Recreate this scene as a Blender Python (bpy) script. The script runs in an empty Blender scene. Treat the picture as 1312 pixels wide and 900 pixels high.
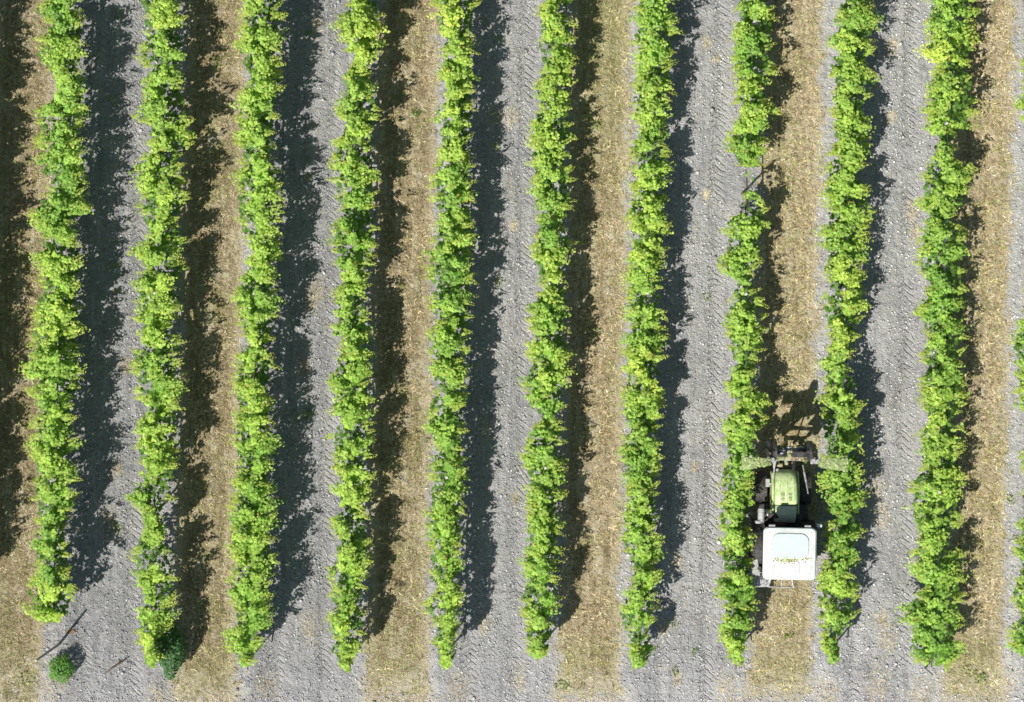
import bpy, bmesh, math, random
import numpy as np
from mathutils import Vector, Matrix

random.seed(7)
rng = np.random.default_rng(11)
scene = bpy.context.scene
C = scene.collection
PI = math.pi

# ------------------------------------------------------------------ camera, sky, sun, exposure
CAM_H = 60.0
cam_d = bpy.data.cameras.new("camera")
cam_d.sensor_width = 36.0
cam_d.lens = 36.0 * CAM_H / 26.24
cam_d.clip_start = 1.0
cam_d.clip_end = 2000.0
cam = bpy.data.objects.new("camera", cam_d)
cam.location = (0, 0, CAM_H)
C.objects.link(cam)
scene.camera = cam

SHX, SHY = 0.50, 0.58                      # shadow offset per metre of height
SUN_EL = math.atan2(1.0, math.hypot(SHX, SHY))
SUN_ROT = math.atan2(-SHX, -SHY)
w = bpy.data.worlds.new("World")
scene.world = w
w.use_nodes = True
nt = w.node_tree
sky = nt.nodes.new("ShaderNodeTexSky")
sky.sky_type = 'NISHITA'
sky.sun_disc = False
sky.sun_elevation = SUN_EL
sky.sun_rotation = SUN_ROT
bg = nt.nodes["Background"]
bg.inputs["Strength"].default_value = 0.062
nt.links.new(sky.outputs[0], bg.inputs["Color"])
sd = bpy.data.lights.new("sun", 'SUN')
sd.energy = 4.6
sd.angle = math.radians(0.55)
sd.color = (1.0, 0.965, 0.90)
sun = bpy.data.objects.new("sun", sd)
sun.rotation_euler = Vector((SHX, SHY, -1.0)).to_track_quat('-Z', 'Y').to_euler()
sun.location = (-20, -20, 40)
C.objects.link(sun)
scene.view_settings.view_transform = 'Standard'
scene.view_settings.look = 'None'
scene.view_settings.exposure = 0.55
scene.view_settings.gamma = 1.0
scene.view_settings.use_curve_mapping = False
scene.render.engine = 'CYCLES'
scene.cycles.max_bounces = 6
scene.cycles.diffuse_bounces = 3
scene.cycles.transmission_bounces = 4
scene.cycles.transparent_max_bounces = 4


# ------------------------------------------------------------------ helpers
def px(x, y, z=0.0):
    """a point of the 1312x900 aerial picture at height z, in metres"""
    k = (CAM_H - z) / CAM_H / 50.0
    return ((x - 656.0) * k, (450.0 - y) * k)


def tag(o, label=None, cat=None, group=None, kind=None):
    if label: o["label"] = label
    if cat: o["category"] = cat
    if group: o["group"] = group
    if kind: o["kind"] = kind
    return o


def empty(name, loc, rz=0.0):
    o = bpy.data.objects.new(name, None)
    o.empty_display_size = 0.2
    o.location = loc
    o.rotation_euler = (0, 0, rz)
    C.objects.link(o)
    return o


def link(name, me, mats, parent=None, loc=None):
    o = bpy.data.objects.new(name, me)
    for m in (mats if isinstance(mats, (list, tuple)) else [mats]):
        me.materials.append(m)
    if parent is not None: o.parent = parent
    if loc is not None: o.location = loc
    C.objects.link(o)
    return o


def np_mesh(name, V, F, col=None, smooth=False):
    """V (n,3); F (m,k) faces of one size; col (n,4) point colours"""
    me = bpy.data.meshes.new(name)
    n, (m, k) = len(V), F.shape
    me.vertices.add(n)
    me.vertices.foreach_set("co", np.ascontiguousarray(V, dtype=np.float32).ravel())
    me.loops.add(m * k)
    me.loops.foreach_set("vertex_index", F.astype(np.int32).ravel())
    me.polygons.add(m)
    me.polygons.foreach_set("loop_start", np.arange(0, m * k, k, dtype=np.int32))
    me.polygons.foreach_set("loop_total", np.full(m, k, dtype=np.int32))
    if smooth:
        me.polygons.foreach_set("use_smooth", np.ones(m, dtype=bool))
    if col is not None:
        a = me.color_attributes.new("tint", 'FLOAT_COLOR', 'POINT')
        a.data.foreach_set("color", np.ascontiguousarray(col, dtype=np.float32).ravel())
    me.update(calc_edges=True)
    return me


def bm_obj(name, bm, mat, parent=None, smooth=False, bevel=0.0, seg=2):
    me = bpy.data.meshes.new(name)
    bmesh.ops.recalc_face_normals(bm, faces=bm.faces)
    bm.to_mesh(me)
    bm.free()
    if smooth:
        me.polygons.foreach_set("use_smooth", [True] * len(me.polygons))
    o = link(name, me, mat, parent)
    if bevel:
        b = o.modifiers.new("bevel", 'BEVEL')
        b.width = bevel
        b.segments = seg
        b.limit_method = 'ANGLE'
        b.angle_limit = math.radians(35)
    return o


def add_box(bm, c, s, rot=None):
    r = bmesh.ops.create_cube(bm, size=1.0)["verts"]
    M = Matrix.Translation(c) @ (rot.to_4x4() if rot else Matrix.Identity(4)) @ Matrix.Diagonal((*s, 1))
    bmesh.ops.transform(bm, matrix=M, verts=r)
    return r


def add_tube(bm, a, b, r, r2=None, n=10, caps=True):
    a, b = Vector(a), Vector(b)
    d = b - a
    v = bmesh.ops.create_cone(bm, cap_ends=caps, segments=n, radius1=r, radius2=r if r2 is None else r2, depth=d.length)["verts"]
    bmesh.ops.transform(bm, matrix=Matrix.Translation((a + b) / 2) @ d.to_track_quat('Z', 'Y').to_matrix().to_4x4(), verts=v)
    return v


def add_path(bm, pts, rad, n=6):
    """a smooth tapered tube along a list of points"""
    rings = []
    P = [Vector(p) for p in pts]
    for i, p in enumerate(P):
        d = (P[min(i + 1, len(P) - 1)] - P[max(i - 1, 0)]).normalized()
        q = d.to_track_quat('Z', 'Y')
        r = rad[i] if isinstance(rad, (list, tuple)) else rad
        rings.append([bm.verts.new(p + q @ Vector((r * math.cos(2 * PI * k / n), r * math.sin(2 * PI * k / n), 0))) for k in range(n)])
    for A, B in zip(rings, rings[1:]):
        for k in range(n):
            bm.faces.new((A[k], A[(k + 1) % n], B[(k + 1) % n], B[k]))
    bm.faces.new(rings[0][::-1])
    bm.faces.new(rings[-1])


def add_prism(bm, pts, z0, z1):
    """outline in xy extruded from z0 to z1"""
    A = [bm.verts.new((x, y, z0)) for x, y in pts]
    B = [bm.verts.new((x, y, z1)) for x, y in pts]
    bm.faces.new(A[::-1]); bm.faces.new(B)
    n = len(pts)
    for k in range(n):
        bm.faces.new((A[k], A[(k + 1) % n], B[(k + 1) % n], B[k]))
    return A + B


def rrect(x0, x1, y0, y1, r, n=6):
    out = []
    for cx, cy, a0 in ((x1 - r, y1 - r, 0), (x0 + r, y1 - r, 90), (x0 + r, y0 + r, 180), (x1 - r, y0 + r, 270)):
        for i in range(n + 1):
            a = math.radians(a0 + 90.0 * i / n)
            out.append((cx + r * math.cos(a), cy + r * math.sin(a)))
    return out


class N:
    """a small node-graph writer"""
    def __init__(self, name):
        self.m = bpy.data.materials.new(name)
        self.m.use_nodes = True
        self.t = self.m.node_tree
        self.b = self.t.nodes["Principled BSDF"]
        self.out = self.t.nodes["Material Output"]

    def n(self, kind, **kw):
        x = self.t.nodes.new(kind)
        for k, v in kw.items(): setattr(x, k, v)
        return x

    def put(self, sock, v):
        if isinstance(v, bpy.types.NodeSocket): self.t.links.new(v, sock)
        else: sock.default_value = v

    def math(self, op, a, b=0.0, c=0.0, clamp=False):
        x = self.n("ShaderNodeMath", operation=op, use_clamp=clamp)
        self.put(x.inputs[0], a); self.put(x.inputs[1], b); self.put(x.inputs[2], c)
        return x.outputs[0]

    def mix(self, f, a, b, mode='MIX'):
        x = self.n("ShaderNodeMix", data_type='RGBA', blend_type=mode)
        self.put(x.inputs[0], f)
        for s, v in ((x.inputs[6], a), (x.inputs[7], b)):
            self.put(s, v if isinstance(v, bpy.types.NodeSocket) else (*v, 1.0))
        return x.outputs[2]

    def smooth(self, v, lo, hi):
        x = self.n("ShaderNodeMapRange", interpolation_type='SMOOTHSTEP')
        self.put(x.inputs[0], v); x.inputs[1].default_value = lo; x.inputs[2].default_value = hi
        return x.outputs[0]

    def noise(self, scale, detail=3.0, rough=0.55, vec=None, dist=0.0):
        x = self.n("ShaderNodeTexNoise")
        if vec is None: vec = self.coord()
        self.t.links.new(vec, x.inputs["Vector"])
        x.inputs["Scale"].default_value = scale
        x.inputs["Detail"].default_value = detail
        x.inputs["Roughness"].default_value = rough
        x.inputs["Distortion"].default_value = dist
        return x.outputs["Fac"]

    def coord(self):
        if not hasattr(self, "_c"): self._c = self.n("ShaderNodeTexCoord").outputs["Object"]
        return self._c

    def bump(self, h, strength=0.5, dist=0.02):
        x = self.n("ShaderNodeBump")
        x.inputs["Strength"].default_value = strength
        x.inputs["Distance"].default_value = dist
        self.t.links.new(h, x.inputs["Height"])
        self.t.links.new(x.outputs[0], self.b.inputs["Normal"])


def mat(name, c1, c2=None, scale=8.0, rough=0.6, metal=0.0, bump=0.0, detail=4.0, lo=0.35, hi=0.65, spec=0.5, coat=0.0):
    g = N(name)
    if c2 is None: c2 = tuple(v * 0.8 for v in c1)
    f = g.smooth(g.noise(scale, detail), lo, hi)
    g.t.links.new(g.mix(f, c1, c2), g.b.inputs["Base Color"])
    g.b.inputs["Roughness"].default_value = rough
    g.b.inputs["Metallic"].default_value = metal
    g.b.inputs["Specular IOR Level"].default_value = spec
    g.b.inputs["Coat Weight"].default_value = coat
    if bump: g.bump(g.noise(scale * 4, 5.0), 0.6, bump)
    return g.m


def tint_mat(name, rough=0.55, trans=0.0, spec=0.3, gain=1.0):
    """colour of each leaf, blade or stone from its own tint"""
    g = N(name)
    a = g.n("ShaderNodeVertexColor", layer_name="tint").outputs[0]
    g.t.links.new(a, g.b.inputs["Base Color"])
    g.b.inputs["Roughness"].default_value = rough
    g.b.inputs["Specular IOR Level"].default_value = spec
    if trans:
        tr = g.n("ShaderNodeBsdfTranslucent")
        g.t.links.new(g.mix(1.0, a, (1.25 * gain, 1.35 * gain, 0.75 * gain), 'MULTIPLY'), tr.inputs[0])
        mx = g.n("ShaderNodeMixShader")
        mx.inputs[0].default_value = trans
        g.t.links.new(g.b.outputs[0], mx.inputs[1]); g.t.links.new(tr.outputs[0], mx.inputs[2])
        g.t.links.new(mx.outputs[0], g.out.inputs[0])
    return g.m


# ------------------------------------------------------------------ layout of the block
SL = 0.02                                   # rows lean this much (dx per metre of y)
PERIOD = 4.92
STRIP0 = 2.12                               # centre of one dry grass strip (u = x - SL*y)
ROW_U = {r: 0.89 + (r - 6) * 2.46 for r in range(-1, 14)}


# ------------------------------------------------------------------ ground
def ground_material():
    g = N("vineyard_soil")
    sep = g.n("ShaderNodeSeparateXYZ")
    g.t.links.new(g.coord(), sep.inputs[0])
    X, Y = sep.outputs[0], sep.outputs[1]
    u = g.math('SUBTRACT', X, g.math('MULTIPLY', Y, SL))
    # signed distance to the nearest strip centre and nearest lane centre
    def wrap(v, c):
        q = g.math('ADD', g.math('SUBTRACT', v, c), PERIOD / 2)
        fr = g.math('SUBTRACT', g.math('FLOORED_MODULO', q, PERIOD), PERIOD / 2)
        return fr
    du = wrap(u, STRIP0)
    dl = wrap(u, STRIP0 + PERIOD / 2)
    mp = g.n("ShaderNodeMapping")
    mp.inputs["Scale"].default_value = (1.0, 0.10, 1.0)
    mp.inputs["Rotation"].default_value = (0, 0, SL)
    g.t.links.new(g.coord(), mp.inputs[0])
    streak = g.noise(5.0, 4.0, 0.6, vec=mp.outputs[0])
    clump = g.noise(11.0, 5.0, 0.65)
    n1 = g.noise(1.1, 5.0, 0.65)
    n6 = g.noise(6.0, 5.0, 0.6)
    n25 = g.noise(26.0, 4.0, 0.6)
    n70 = g.noise(75.0, 3.0, 0.6)
    nb = g.noise(0.35, 3.0, 0.5)
    wob = g.math('ADD', g.math('MULTIPLY', g.math('SUBTRACT', n1, 0.5), 1.05), g.math('MULTIPLY', g.math('SUBTRACT', n6, 0.5), 0.45))
    wob = g.math('ADD', wob, g.math('MULTIPLY', g.math('SUBTRACT', n25, 0.5), 0.35))
    d = g.math('ADD', g.math('ABSOLUTE', du), wob)
    strip = g.math('SUBTRACT', 1.0, g.smooth(d, 0.64, 0.86))
    # strips stop at the headland below the rows
    yw = g.math('ADD', Y, g.math('MULTIPLY', g.math('SUBTRACT', nb, 0.5), 1.6))
    yw = g.math('ADD', yw, g.math('MULTIPLY', g.math('SUBTRACT', n6, 0.5), 0.6))
    head = g.smooth(yw, -9.15, -8.75)
    corner = g.math('SUBTRACT', 1.0, g.smooth(X, -12.4, -11.9))
    head = g.math('MAXIMUM', head, corner)
    strip = g.math('MULTIPLY', strip, head)
    # grey tilled soil
    soil = g.mix(g.smooth(n25, 0.3, 0.7), (0.26, 0.257, 0.26), (0.42, 0.412, 0.41))
    soil = g.mix(g.math('MULTIPLY', g.smooth(n70, 0.58, 0.68), 0.8), soil, (0.55, 0.55, 0.55))
    soil = g.mix(g.math('MULTIPLY', g.smooth(n70, 0.43, 0.33), 0.75), soil, (0.075, 0.09, 0.095))
    soil = g.mix(g.math('MULTIPLY', g.smooth(n1, 0.58, 0.72), 0.45), soil, (0.38, 0.35, 0.29))
    # hazy brightening towards the right painted into the soil; headland itself paler
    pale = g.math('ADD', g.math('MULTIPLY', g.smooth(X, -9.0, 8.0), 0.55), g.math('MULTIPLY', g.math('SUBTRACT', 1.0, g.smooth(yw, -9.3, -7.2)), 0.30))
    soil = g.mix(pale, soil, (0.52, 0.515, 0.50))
    soil = g.mix(g.math('MULTIPLY', g.smooth(nb, 0.46, 0.62), 0.30), soil, (0.20, 0.20, 0.205))
    dusty_ = g.noise(2.6, 6.0, 0.7, dist=.6)
    soil = g.mix(g.math('MULTIPLY', g.smooth(dusty_, 0.54, 0.66), 0.55), soil, (0.47, 0.46, 0.44))
    soil = g.mix(g.math('MULTIPLY', g.smooth(dusty_, 0.44, 0.34), 0.40), soil, (0.15, 0.15, 0.155))
    soil = g.mix(g.math('MULTIPLY', g.smooth(streak, 0.53, 0.66), 0.60), soil, (0.50, 0.495, 0.48))
    soil = g.mix(g.math('MULTIPLY', g.smooth(clump, 0.44, 0.36), 0.45), soil, (0.13, 0.13, 0.135))
    soil = g.mix(g.math('MULTIPLY', g.smooth(clump, 0.56, 0.66), 0.50), soil, (0.54, 0.53, 0.51))
    soil = g.mix(g.math('MULTIPLY', g.smooth(streak, 0.45, 0.36), 0.40), soil, (0.185, 0.185, 0.19))
    # bare pale band between strip and vines
    band = g.math('MULTIPLY', g.smooth(d, 0.70, 0.86), g.math('SUBTRACT', 1.0, g.smooth(d, 0.98, 1.3)))
    band = g.math('MULTIPLY', band, g.smooth(n6, 0.40, 0.60))
    soil = g.mix(g.math('MULTIPLY', band, 0.7), soil, (0.56, 0.54, 0.50))
    # wheel tracks with lug prints, two per lane
    tw = g.math('MULTIPLY', g.math('SUBTRACT', g.noise(0.45, 2.0), 0.5), 0.35)
    tr = g.math('SUBTRACT', g.math('ABSOLUTE', g.math('ADD', dl, tw)), 0.60)
    trm = g.math('SUBTRACT', 1.0, g.smooth(g.math('ABSOLUTE', tr), 0.15, 0.24))
    trm = g.math('MULTIPLY', trm, g.smooth(g.noise(1.1, 4.0, .65), 0.42, 0.60))
    ph = g.math('ADD', g.math('MULTIPLY', Y, 2 * PI / 0.17), g.math('MULTIPLY', g.math('ABSOLUTE', g.math('ADD', tr, 0.06)), 2 * PI / 0.20))
    ph = g.math('ADD', ph, g.math('MULTIPLY', g.noise(2.2, 3.0, .55), 10.0))
    lug = g.smooth(g.math('SINE', ph), 0.15, 0.85)
    lug = g.math('MULTIPLY', lug, trm)
    soil = g.mix(g.math('MULTIPLY', trm, 0.45), soil, (0.44, 0.435, 0.42))
    # dry mown grass
    dry = g.mix(g.smooth(n25, 0.3, 0.7), (0.20, 0.155, 0.088), (0.46, 0.375, 0.235))
    dry = g.mix(g.math('MULTIPLY', g.smooth(n70, 0.53, 0.66), 0.75), dry, (0.56, 0.47, 0.31))
    dry = g.mix(g.math('MULTIPLY', g.smooth(n1, 0.50, 0.64), 0.60), dry, (0.27, 0.28, 0.11))
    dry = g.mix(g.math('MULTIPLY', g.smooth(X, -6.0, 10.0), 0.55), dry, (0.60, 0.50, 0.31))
    dry = g.mix(g.math('MULTIPLY', g.smooth(streak, 0.51, 0.64), 0.60), dry, (0.60, 0.53, 0.37))
    dry = g.mix(g.math('MULTIPLY', g.smooth(clump, 0.50, 0.41), 0.65), dry, (0.145, 0.105, 0.06))
    dry = g.mix(g.math('MULTIPLY', g.smooth(yw, -7.0, -8.2), 0.45), dry, (0.30, 0.30, 0.13))
    worn = g.noise(1.9, 5.0, 0.7, dist=.5)
    dry = g.mix(g.math('MULTIPLY', g.smooth(worn, 0.53, 0.63), 0.50), dry, (0.58, 0.52, 0.40))
    dry = g.mix(g.math('MULTIPLY', g.smooth(worn, 0.46, 0.36), 0.50), dry, (0.21, 0.155, 0.095))
    dry = g.mix(g.math('MULTIPLY', g.smooth(streak, 0.47, 0.37), 0.50), dry, (0.20, 0.165, 0.085))
    gtop = g.math('MULTIPLY', g.smooth(Y, 3.0, 8.0), g.math('MULTIPLY', g.smooth(X, 0.0, 1.0), g.smooth(X, 4.0, 3.0)))
    dry = g.mix(g.math('MULTIPLY', gtop, 0.5), dry, (0.30, 0.31, 0.13))
    edge = g.math('MULTIPLY', g.smooth(g.math('ABSOLUTE', du), 0.42, 0.72), 0.6)
    dry = g.mix(edge, dry, (0.55, 0.48, 0.33))
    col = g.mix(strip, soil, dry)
    # pale straw at the ends of the strips
    endm = g.math('MULTIPLY', g.math('MULTIPLY', g.smooth(yw, -9.6, -8.9), g.math('SUBTRACT', 1.0, g.smooth(yw, -8.6, -7.9))), g.math('SUBTRACT', 1.0, g.smooth(d, 0.8, 1.0)))
    col = g.mix(g.math('MULTIPLY', endm, g.smooth(n6, 0.35, 0.6)), col, (0.52, 0.47, 0.35))
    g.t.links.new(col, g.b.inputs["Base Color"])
    g.b.inputs["Roughness"].default_value = 0.95
    g.b.inputs["Specular IOR Level"].default_value = 0.15
    h = g.math('ADD', g.math('MULTIPLY', n25, 1.2), g.math('MULTIPLY', n70, 0.6))
    h = g.math('ADD', h, g.math('MULTIPLY', n6, 1.6))
    h = g.math('SUBTRACT', h, g.math('MULTIPLY', lug, 1.3))
    h = g.math('ADD', h, g.math('MULTIPLY', clump, 1.4))
    g.bump(h, 1.0, 0.055)
    return g.m


def graded(a, step, far):
    inner = np.arange(-a, a + 1e-6, step)
    out, s, v = [], step, a
    while v < far:
        s *= 1.35
        v += s
        out.append(v)
    out = np.array(out)
    return np.concatenate([-out[::-1], inner, out])


def value_noise(x, y, s, seed):
    """smooth value noise on numpy arrays"""
    xs, ys = x * s, y * s
    xi, yi = np.floor(xs).astype(int), np.floor(ys).astype(int)
    fx, fy = xs - xi, ys - yi
    fx, fy = fx * fx * (3 - 2 * fx), fy * fy * (3 - 2 * fy)
    T = np.random.default_rng(seed).random((256, 256))
    g = lambda i, j: T[i & 255, j & 255]
    return (g(xi, yi) * (1 - fx) + g(xi + 1, yi) * fx) * (1 - fy) + (g(xi, yi + 1) * (1 - fx) + g(xi + 1, yi + 1) * fx) * fy


def ground_z(x, y):
    u = x - SL * y
    berm = 0.06 * np.exp(-((np.abs((u - 0.89 + 1.23) % 2.46 - 1.23)) / 0.28) ** 2)
    dl = (u - (STRIP0 + PERIOD / 2) + PERIOD / 2) % PERIOD - PERIOD / 2
    rut = -0.05 * np.exp(-((np.abs(dl) - 0.6) / 0.2) ** 2)
    fade = np.exp(-(np.maximum(0, np.hypot(x, y) - 18) / 8.0) ** 2)
    n = 0.05 * (value_noise(x, y, 0.7, 1) - .5) + 0.035 * (value_noise(x, y, 3.3, 2) - .5) + 0.03 * (value_noise(x, y, 9.0, 3) - .5)
    return (berm + rut + n) * fade


gx = graded(15.0, 0.055, 600.0)
gy = graded(10.5, 0.055, 600.0)
GX, GY = np.meshgrid(gx, gy)
GZ = ground_z(GX, GY)
V = np.stack([GX.ravel(), GY.ravel(), GZ.ravel()], 1)
nx, ny = len(gx), len(gy)
i = np.arange(nx - 1)[None, :] + np.arange(ny - 1)[:, None] * nx
F = np.stack([i, i + 1, i + nx + 1, i + nx], -1).reshape(-1, 4)
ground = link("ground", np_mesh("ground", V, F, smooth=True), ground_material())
tag(ground, kind="structure")


def in_strip(x, y, pad=0.0):
    u = x - SL * y
    d = np.abs((u - STRIP0 + PERIOD / 2) % PERIOD - PERIOD / 2)
    wob = (value_noise(x, y, 1.3, 5) - .5) * .3
    return (d + wob < 0.74 + pad) & ((y > -8.75 + (value_noise(x, y, .8, 6) - .5) * .5) | (x < -11.6))


# ------------------------------------------------------------------ loose cover: blades, stones, weeds
def blades(n, xy, zf, length, width, cols, flat, name, seed):
    r = np.random.default_rng(seed)
    a = r.random(n) * 2 * PI
    L = length * (0.5 + r.random(n))
    W = width * (0.6 + 0.8 * r.random(n))
    up = flat * (0.2 + 1.2 * r.random(n)) + .55 * (r.random(n) < .16)
    z = zf(xy[:, 0], xy[:, 1])
    d = np.stack([np.cos(a), np.sin(a)], 1)
    p = np.stack([-np.sin(a), np.cos(a)], 1)
    b0 = np.column_stack([xy - p * W[:, None] / 2, z])
    b1 = np.column_stack([xy + p * W[:, None] / 2, z])
    mid = xy + d * L[:, None] * .55
    m0 = np.column_stack([mid - p * W[:, None] * .4, z + L * up * .8])
    m1 = np.column_stack([mid + p * W[:, None] * .4, z + L * up * .8])
    tp = np.column_stack([xy + d * L[:, None], z + L * up])
    V = np.stack([b0, b1, m1, m0, tp], 1).reshape(-1, 3)
    base = np.arange(n)[:, None] * 5
    F = np.concatenate([base + np.array([[0, 1, 2]]), base + np.array([[0, 2, 3]]), base + np.array([[3, 2, 4]])], 0)
    ci = r.integers(0, len(cols), n)
    c = np.array(cols)[ci] * (0.65 + 0.7 * r.random((n, 1)))
    c = c * (0.70 + 0.6 * value_noise(xy[:, 0], xy[:, 1], 5.0, 55))[:, None]
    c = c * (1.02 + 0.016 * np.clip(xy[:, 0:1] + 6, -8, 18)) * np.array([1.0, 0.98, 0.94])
    col = np.repeat(np.column_stack([c, np.ones(n)]), 5, 0)
    return np_mesh(name, V, F, col)


blade_mat = tint_mat("dry_blades", 0.8, 0.2, 0.15)
pts = np.column_stack([rng.uniform(-14.5, 15.5, 330000), rng.uniform(-10.2, 11.0, 330000)])
pts = pts[in_strip(pts[:, 0], pts[:, 1], 0.04)]
gn = value_noise(pts[:, 0], pts[:, 1], 1.1, 21) + 0.5 * value_noise(pts[:, 0], pts[:, 1], 4.0, 22)
cl = value_noise(pts[:, 0], pts[:, 1], 7.0, 71) * .6 + value_noise(pts[:, 0], pts[:, 1], 2.1, 72) * .4
pts = pts[rng.random(len(pts)) < np.clip((cl - .30) * 3.2, .06, 1)]
gn = value_noise(pts[:, 0], pts[:, 1], 1.0, 21) * .7 + .3 * value_noise(pts[:, 0], pts[:, 1], 4.0, 22)
green = ((gn > 0.50) | (pts[:, 1] < -7.3)) & (rng.random(len(pts)) < 0.42)
DRY = [(0.43, 0.345, 0.205), (0.54, 0.455, 0.285), (0.33, 0.26, 0.145), (0.68, 0.61, 0.44), (0.19, 0.145, 0.08)]
GRN = [(0.22, 0.26, 0.085), (0.31, 0.33, 0.12), (0.40, 0.385, 0.18)]
dg = link("dry_grass", blades(int((~green).sum()), pts[~green], ground_z, 0.085, 0.011, DRY, 0.28, "dry_grass", 3), blade_mat)
tag(dg, "tan mown dry grass covering the strips between alternate vine rows", "dry grass", kind="stuff")
gg = link("green_grass", blades(int(green.sum()), pts[green], ground_z, 0.09, 0.012, GRN, 0.4, "green_grass", 4), blade_mat)
tag(gg, "thin patches of olive green grass within the tan strips", "grass", kind="stuff")


def stones(n, xy, size, cols, name, seed, flat=0.6):
    r = np.random.default_rng(seed)
    s = size * (0.35 + r.random(n) ** 2.5 * 1.6)
    base = np.array([[1, 0, 0], [.2, .9, 0], [-.9, .3, 0], [-.4, -.9, 0], [.5, -.8, .1], [0, 0, 1], [.1, 0, -1]], float)
    a = r.random(n) * 2 * PI
    ca, sa = np.cos(a), np.sin(a)
    P = base[None] * (0.75 + 0.5 * r.random((n, 7, 3)))
    P[..., 2] *= flat
    Q = np.empty_like(P)
    Q[..., 0] = P[..., 0] * ca[:, None] - P[..., 1] * sa[:, None]
    Q[..., 1] = P[..., 0] * sa[:, None] + P[..., 1] * ca[:, None]
    Q[..., 2] = P[..., 2]
    Q *= s[:, None, None]
    Q[..., 0] += xy[:, 0:1]; Q[..., 1] += xy[:, 1:2]
    Q[..., 2] += (ground_z(xy[:, 0], xy[:, 1]) + s * flat * .35)[:, None]
    tri = []
    for k in range(5):
        tri += [(k, (k + 1) % 5, 5), ((k + 1) % 5, k, 6)]
    F = (np.arange(n)[:, None, None] * 7 + np.array(tri)[None]).reshape(-1, 3)
    c = np.array(cols)[r.integers(0, len(cols), n)] * (0.8 + 0.4 * r.random((n, 1)))
    c = c * (1.0 + 0.016 * np.clip(xy[:, 0:1], -9, 12))  # stones brighten rightwards too, following the haze painted into the soil
    col = np.repeat(np.column_stack([c, np.ones(n)]), 7, 0)
    return np_mesh(name, Q.reshape(-1, 3), F, col)


stone_mat = tint_mat("stone", 0.9, 0.0, 0.2)
sp = np.column_stack([rng.uniform(-14.5, 15.5, 150000), rng.uniform(-10.2, 11.0, 150000)])
keep = ~in_strip(sp[:, 0], sp[:, 1], 0.05)
dens = value_noise(sp[:, 0], sp[:, 1], 1.7, 31)
sp = sp[keep & (rng.random(len(sp)) < 0.25 + dens * .75)]
GREY = [(0.37, 0.37, 0.372), (0.42, 0.415, 0.41), (0.26, 0.26, 0.265), (0.50, 0.49, 0.48), (0.38, 0.37, 0.35)]
bg_ = sp[rng.random(len(sp)) < np.clip((value_noise(sp[:, 0], sp[:, 1], 2.3, 61) - .55) * .35, 0.002, 1)]
bc = link("lumps", stones(len(bg_), bg_, 0.034, GREY, "lumps", 15, .7), stone_mat)
tag(bc, "larger broken lumps of grey earth in loose patches", "earth lumps", kind="stuff")
gr = link("clods", stones(len(sp), sp, 0.020, GREY, "clods", 5), stone_mat)
tag(gr, "grey clods and gravel strewn over the tilled lanes", "gravel", kind="stuff")
sp2 = sp[rng.random(len(sp)) < 0.13] + rng.normal(0, .03, (1, 2))
wp = link("white_pebbles", stones(len(sp2), sp2, 0.014, [(0.75, 0.75, 0.74), (0.62, 0.61, 0.58), (0.85, 0.85, 0.86)], "white_pebbles", 6), stone_mat)
tag(wp, "small whitish pebbles speckling the grey lanes", "pebbles", kind="stuff")

# straw scraps lying on the grey lanes
st = np.column_stack([rng.uniform(-14.5, 15.5, 60000), rng.uniform(-10.2, 11.0, 60000)])
sn = value_noise(st[:, 0], st[:, 1], 0.9, 41) * .6 + value_noise(st[:, 0], st[:, 1], 2.7, 42) * .4
st = st[(~in_strip(st[:, 0], st[:, 1])) & (rng.random(len(st)) < np.clip((sn - .5) * 3.0, 0.03, 1))]
for qx, qy, qr in ((405, 372, .30), (398, 388, .22), (405, 30, .22), (906, 55, .16), (918, 75, .12), (1145, 60, .22), (1168, 272, .26), (1172, 300, .2), (1142, 150, .16),
                   (1130, 660, .30), (1122, 625, .34), (655, 150, .26), (620, 553, .28), (658, 290, .14), (660, 640, .16), (850, 805, .22), (1130, 795, .25), (1125, 880, .5), (1060, 888, .4), (750, 890, .5), (540, 893, .4), (280, 893, .5), (200, 890, .3), (1180, 888, .4), (620, 800, .25), (905, 250, .15), (680, 420, .12), (390, 470, .2),
                   (1138, 820, .3), (398, 805, .3), (340, 880, .4), (478, 880, .5), (150, 600, .18), (140, 668, .34), (160, 470, .18), (20, 860, .6), (70, 880, .5), (665, 870, .3),
                   (1290, 870, .5), (1310, 780, .3), (868, 870, .14), (585, 885, .4), (868, 720, .16), (890, 600, .1), (930, 880, .4), (970, 870, .35)):
    c_ = np.array(px(qx, qy))
    st = np.vstack([st, c_ + rng.normal(0, qr * .55, (int(900 * qr), 2)) * np.array([.75, 1.2])])
so = link("straw", blades(len(st), st, ground_z, 0.07, 0.010, [(0.55, 0.5, 0.38), (0.42, 0.36, 0.25), (0.3, 0.25, 0.17)], 0.12, "straw", 8), blade_mat)
tag(so, "pale straw scraps scattered over the grey soil", "straw", kind="stuff")

tf = np.column_stack([rng.uniform(-14.5, 15.5, 9000), rng.uniform(-10.2, 11.0, 9000)])
tf = tf[in_strip(tf[:, 0], tf[:, 1], 0.12)]
tf = tf[rng.random(len(tf)) < np.clip((value_noise(tf[:, 0], tf[:, 1], 1.6, 81) - .35) * 2.2, .08, 1)]
tp_ = np.repeat(tf, 14, 0) + rng.normal(0, .022, (len(tf) * 14, 2))
tu = link("grass_tufts", blades(len(tp_), tp_, ground_z, 0.075, 0.010, DRY + GRN[1:], 0.85, "grass_tufts", 12), blade_mat)
tag(tu, "small standing tufts of dry stubble in the tan strips", "grass tufts", kind="stuff")

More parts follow.
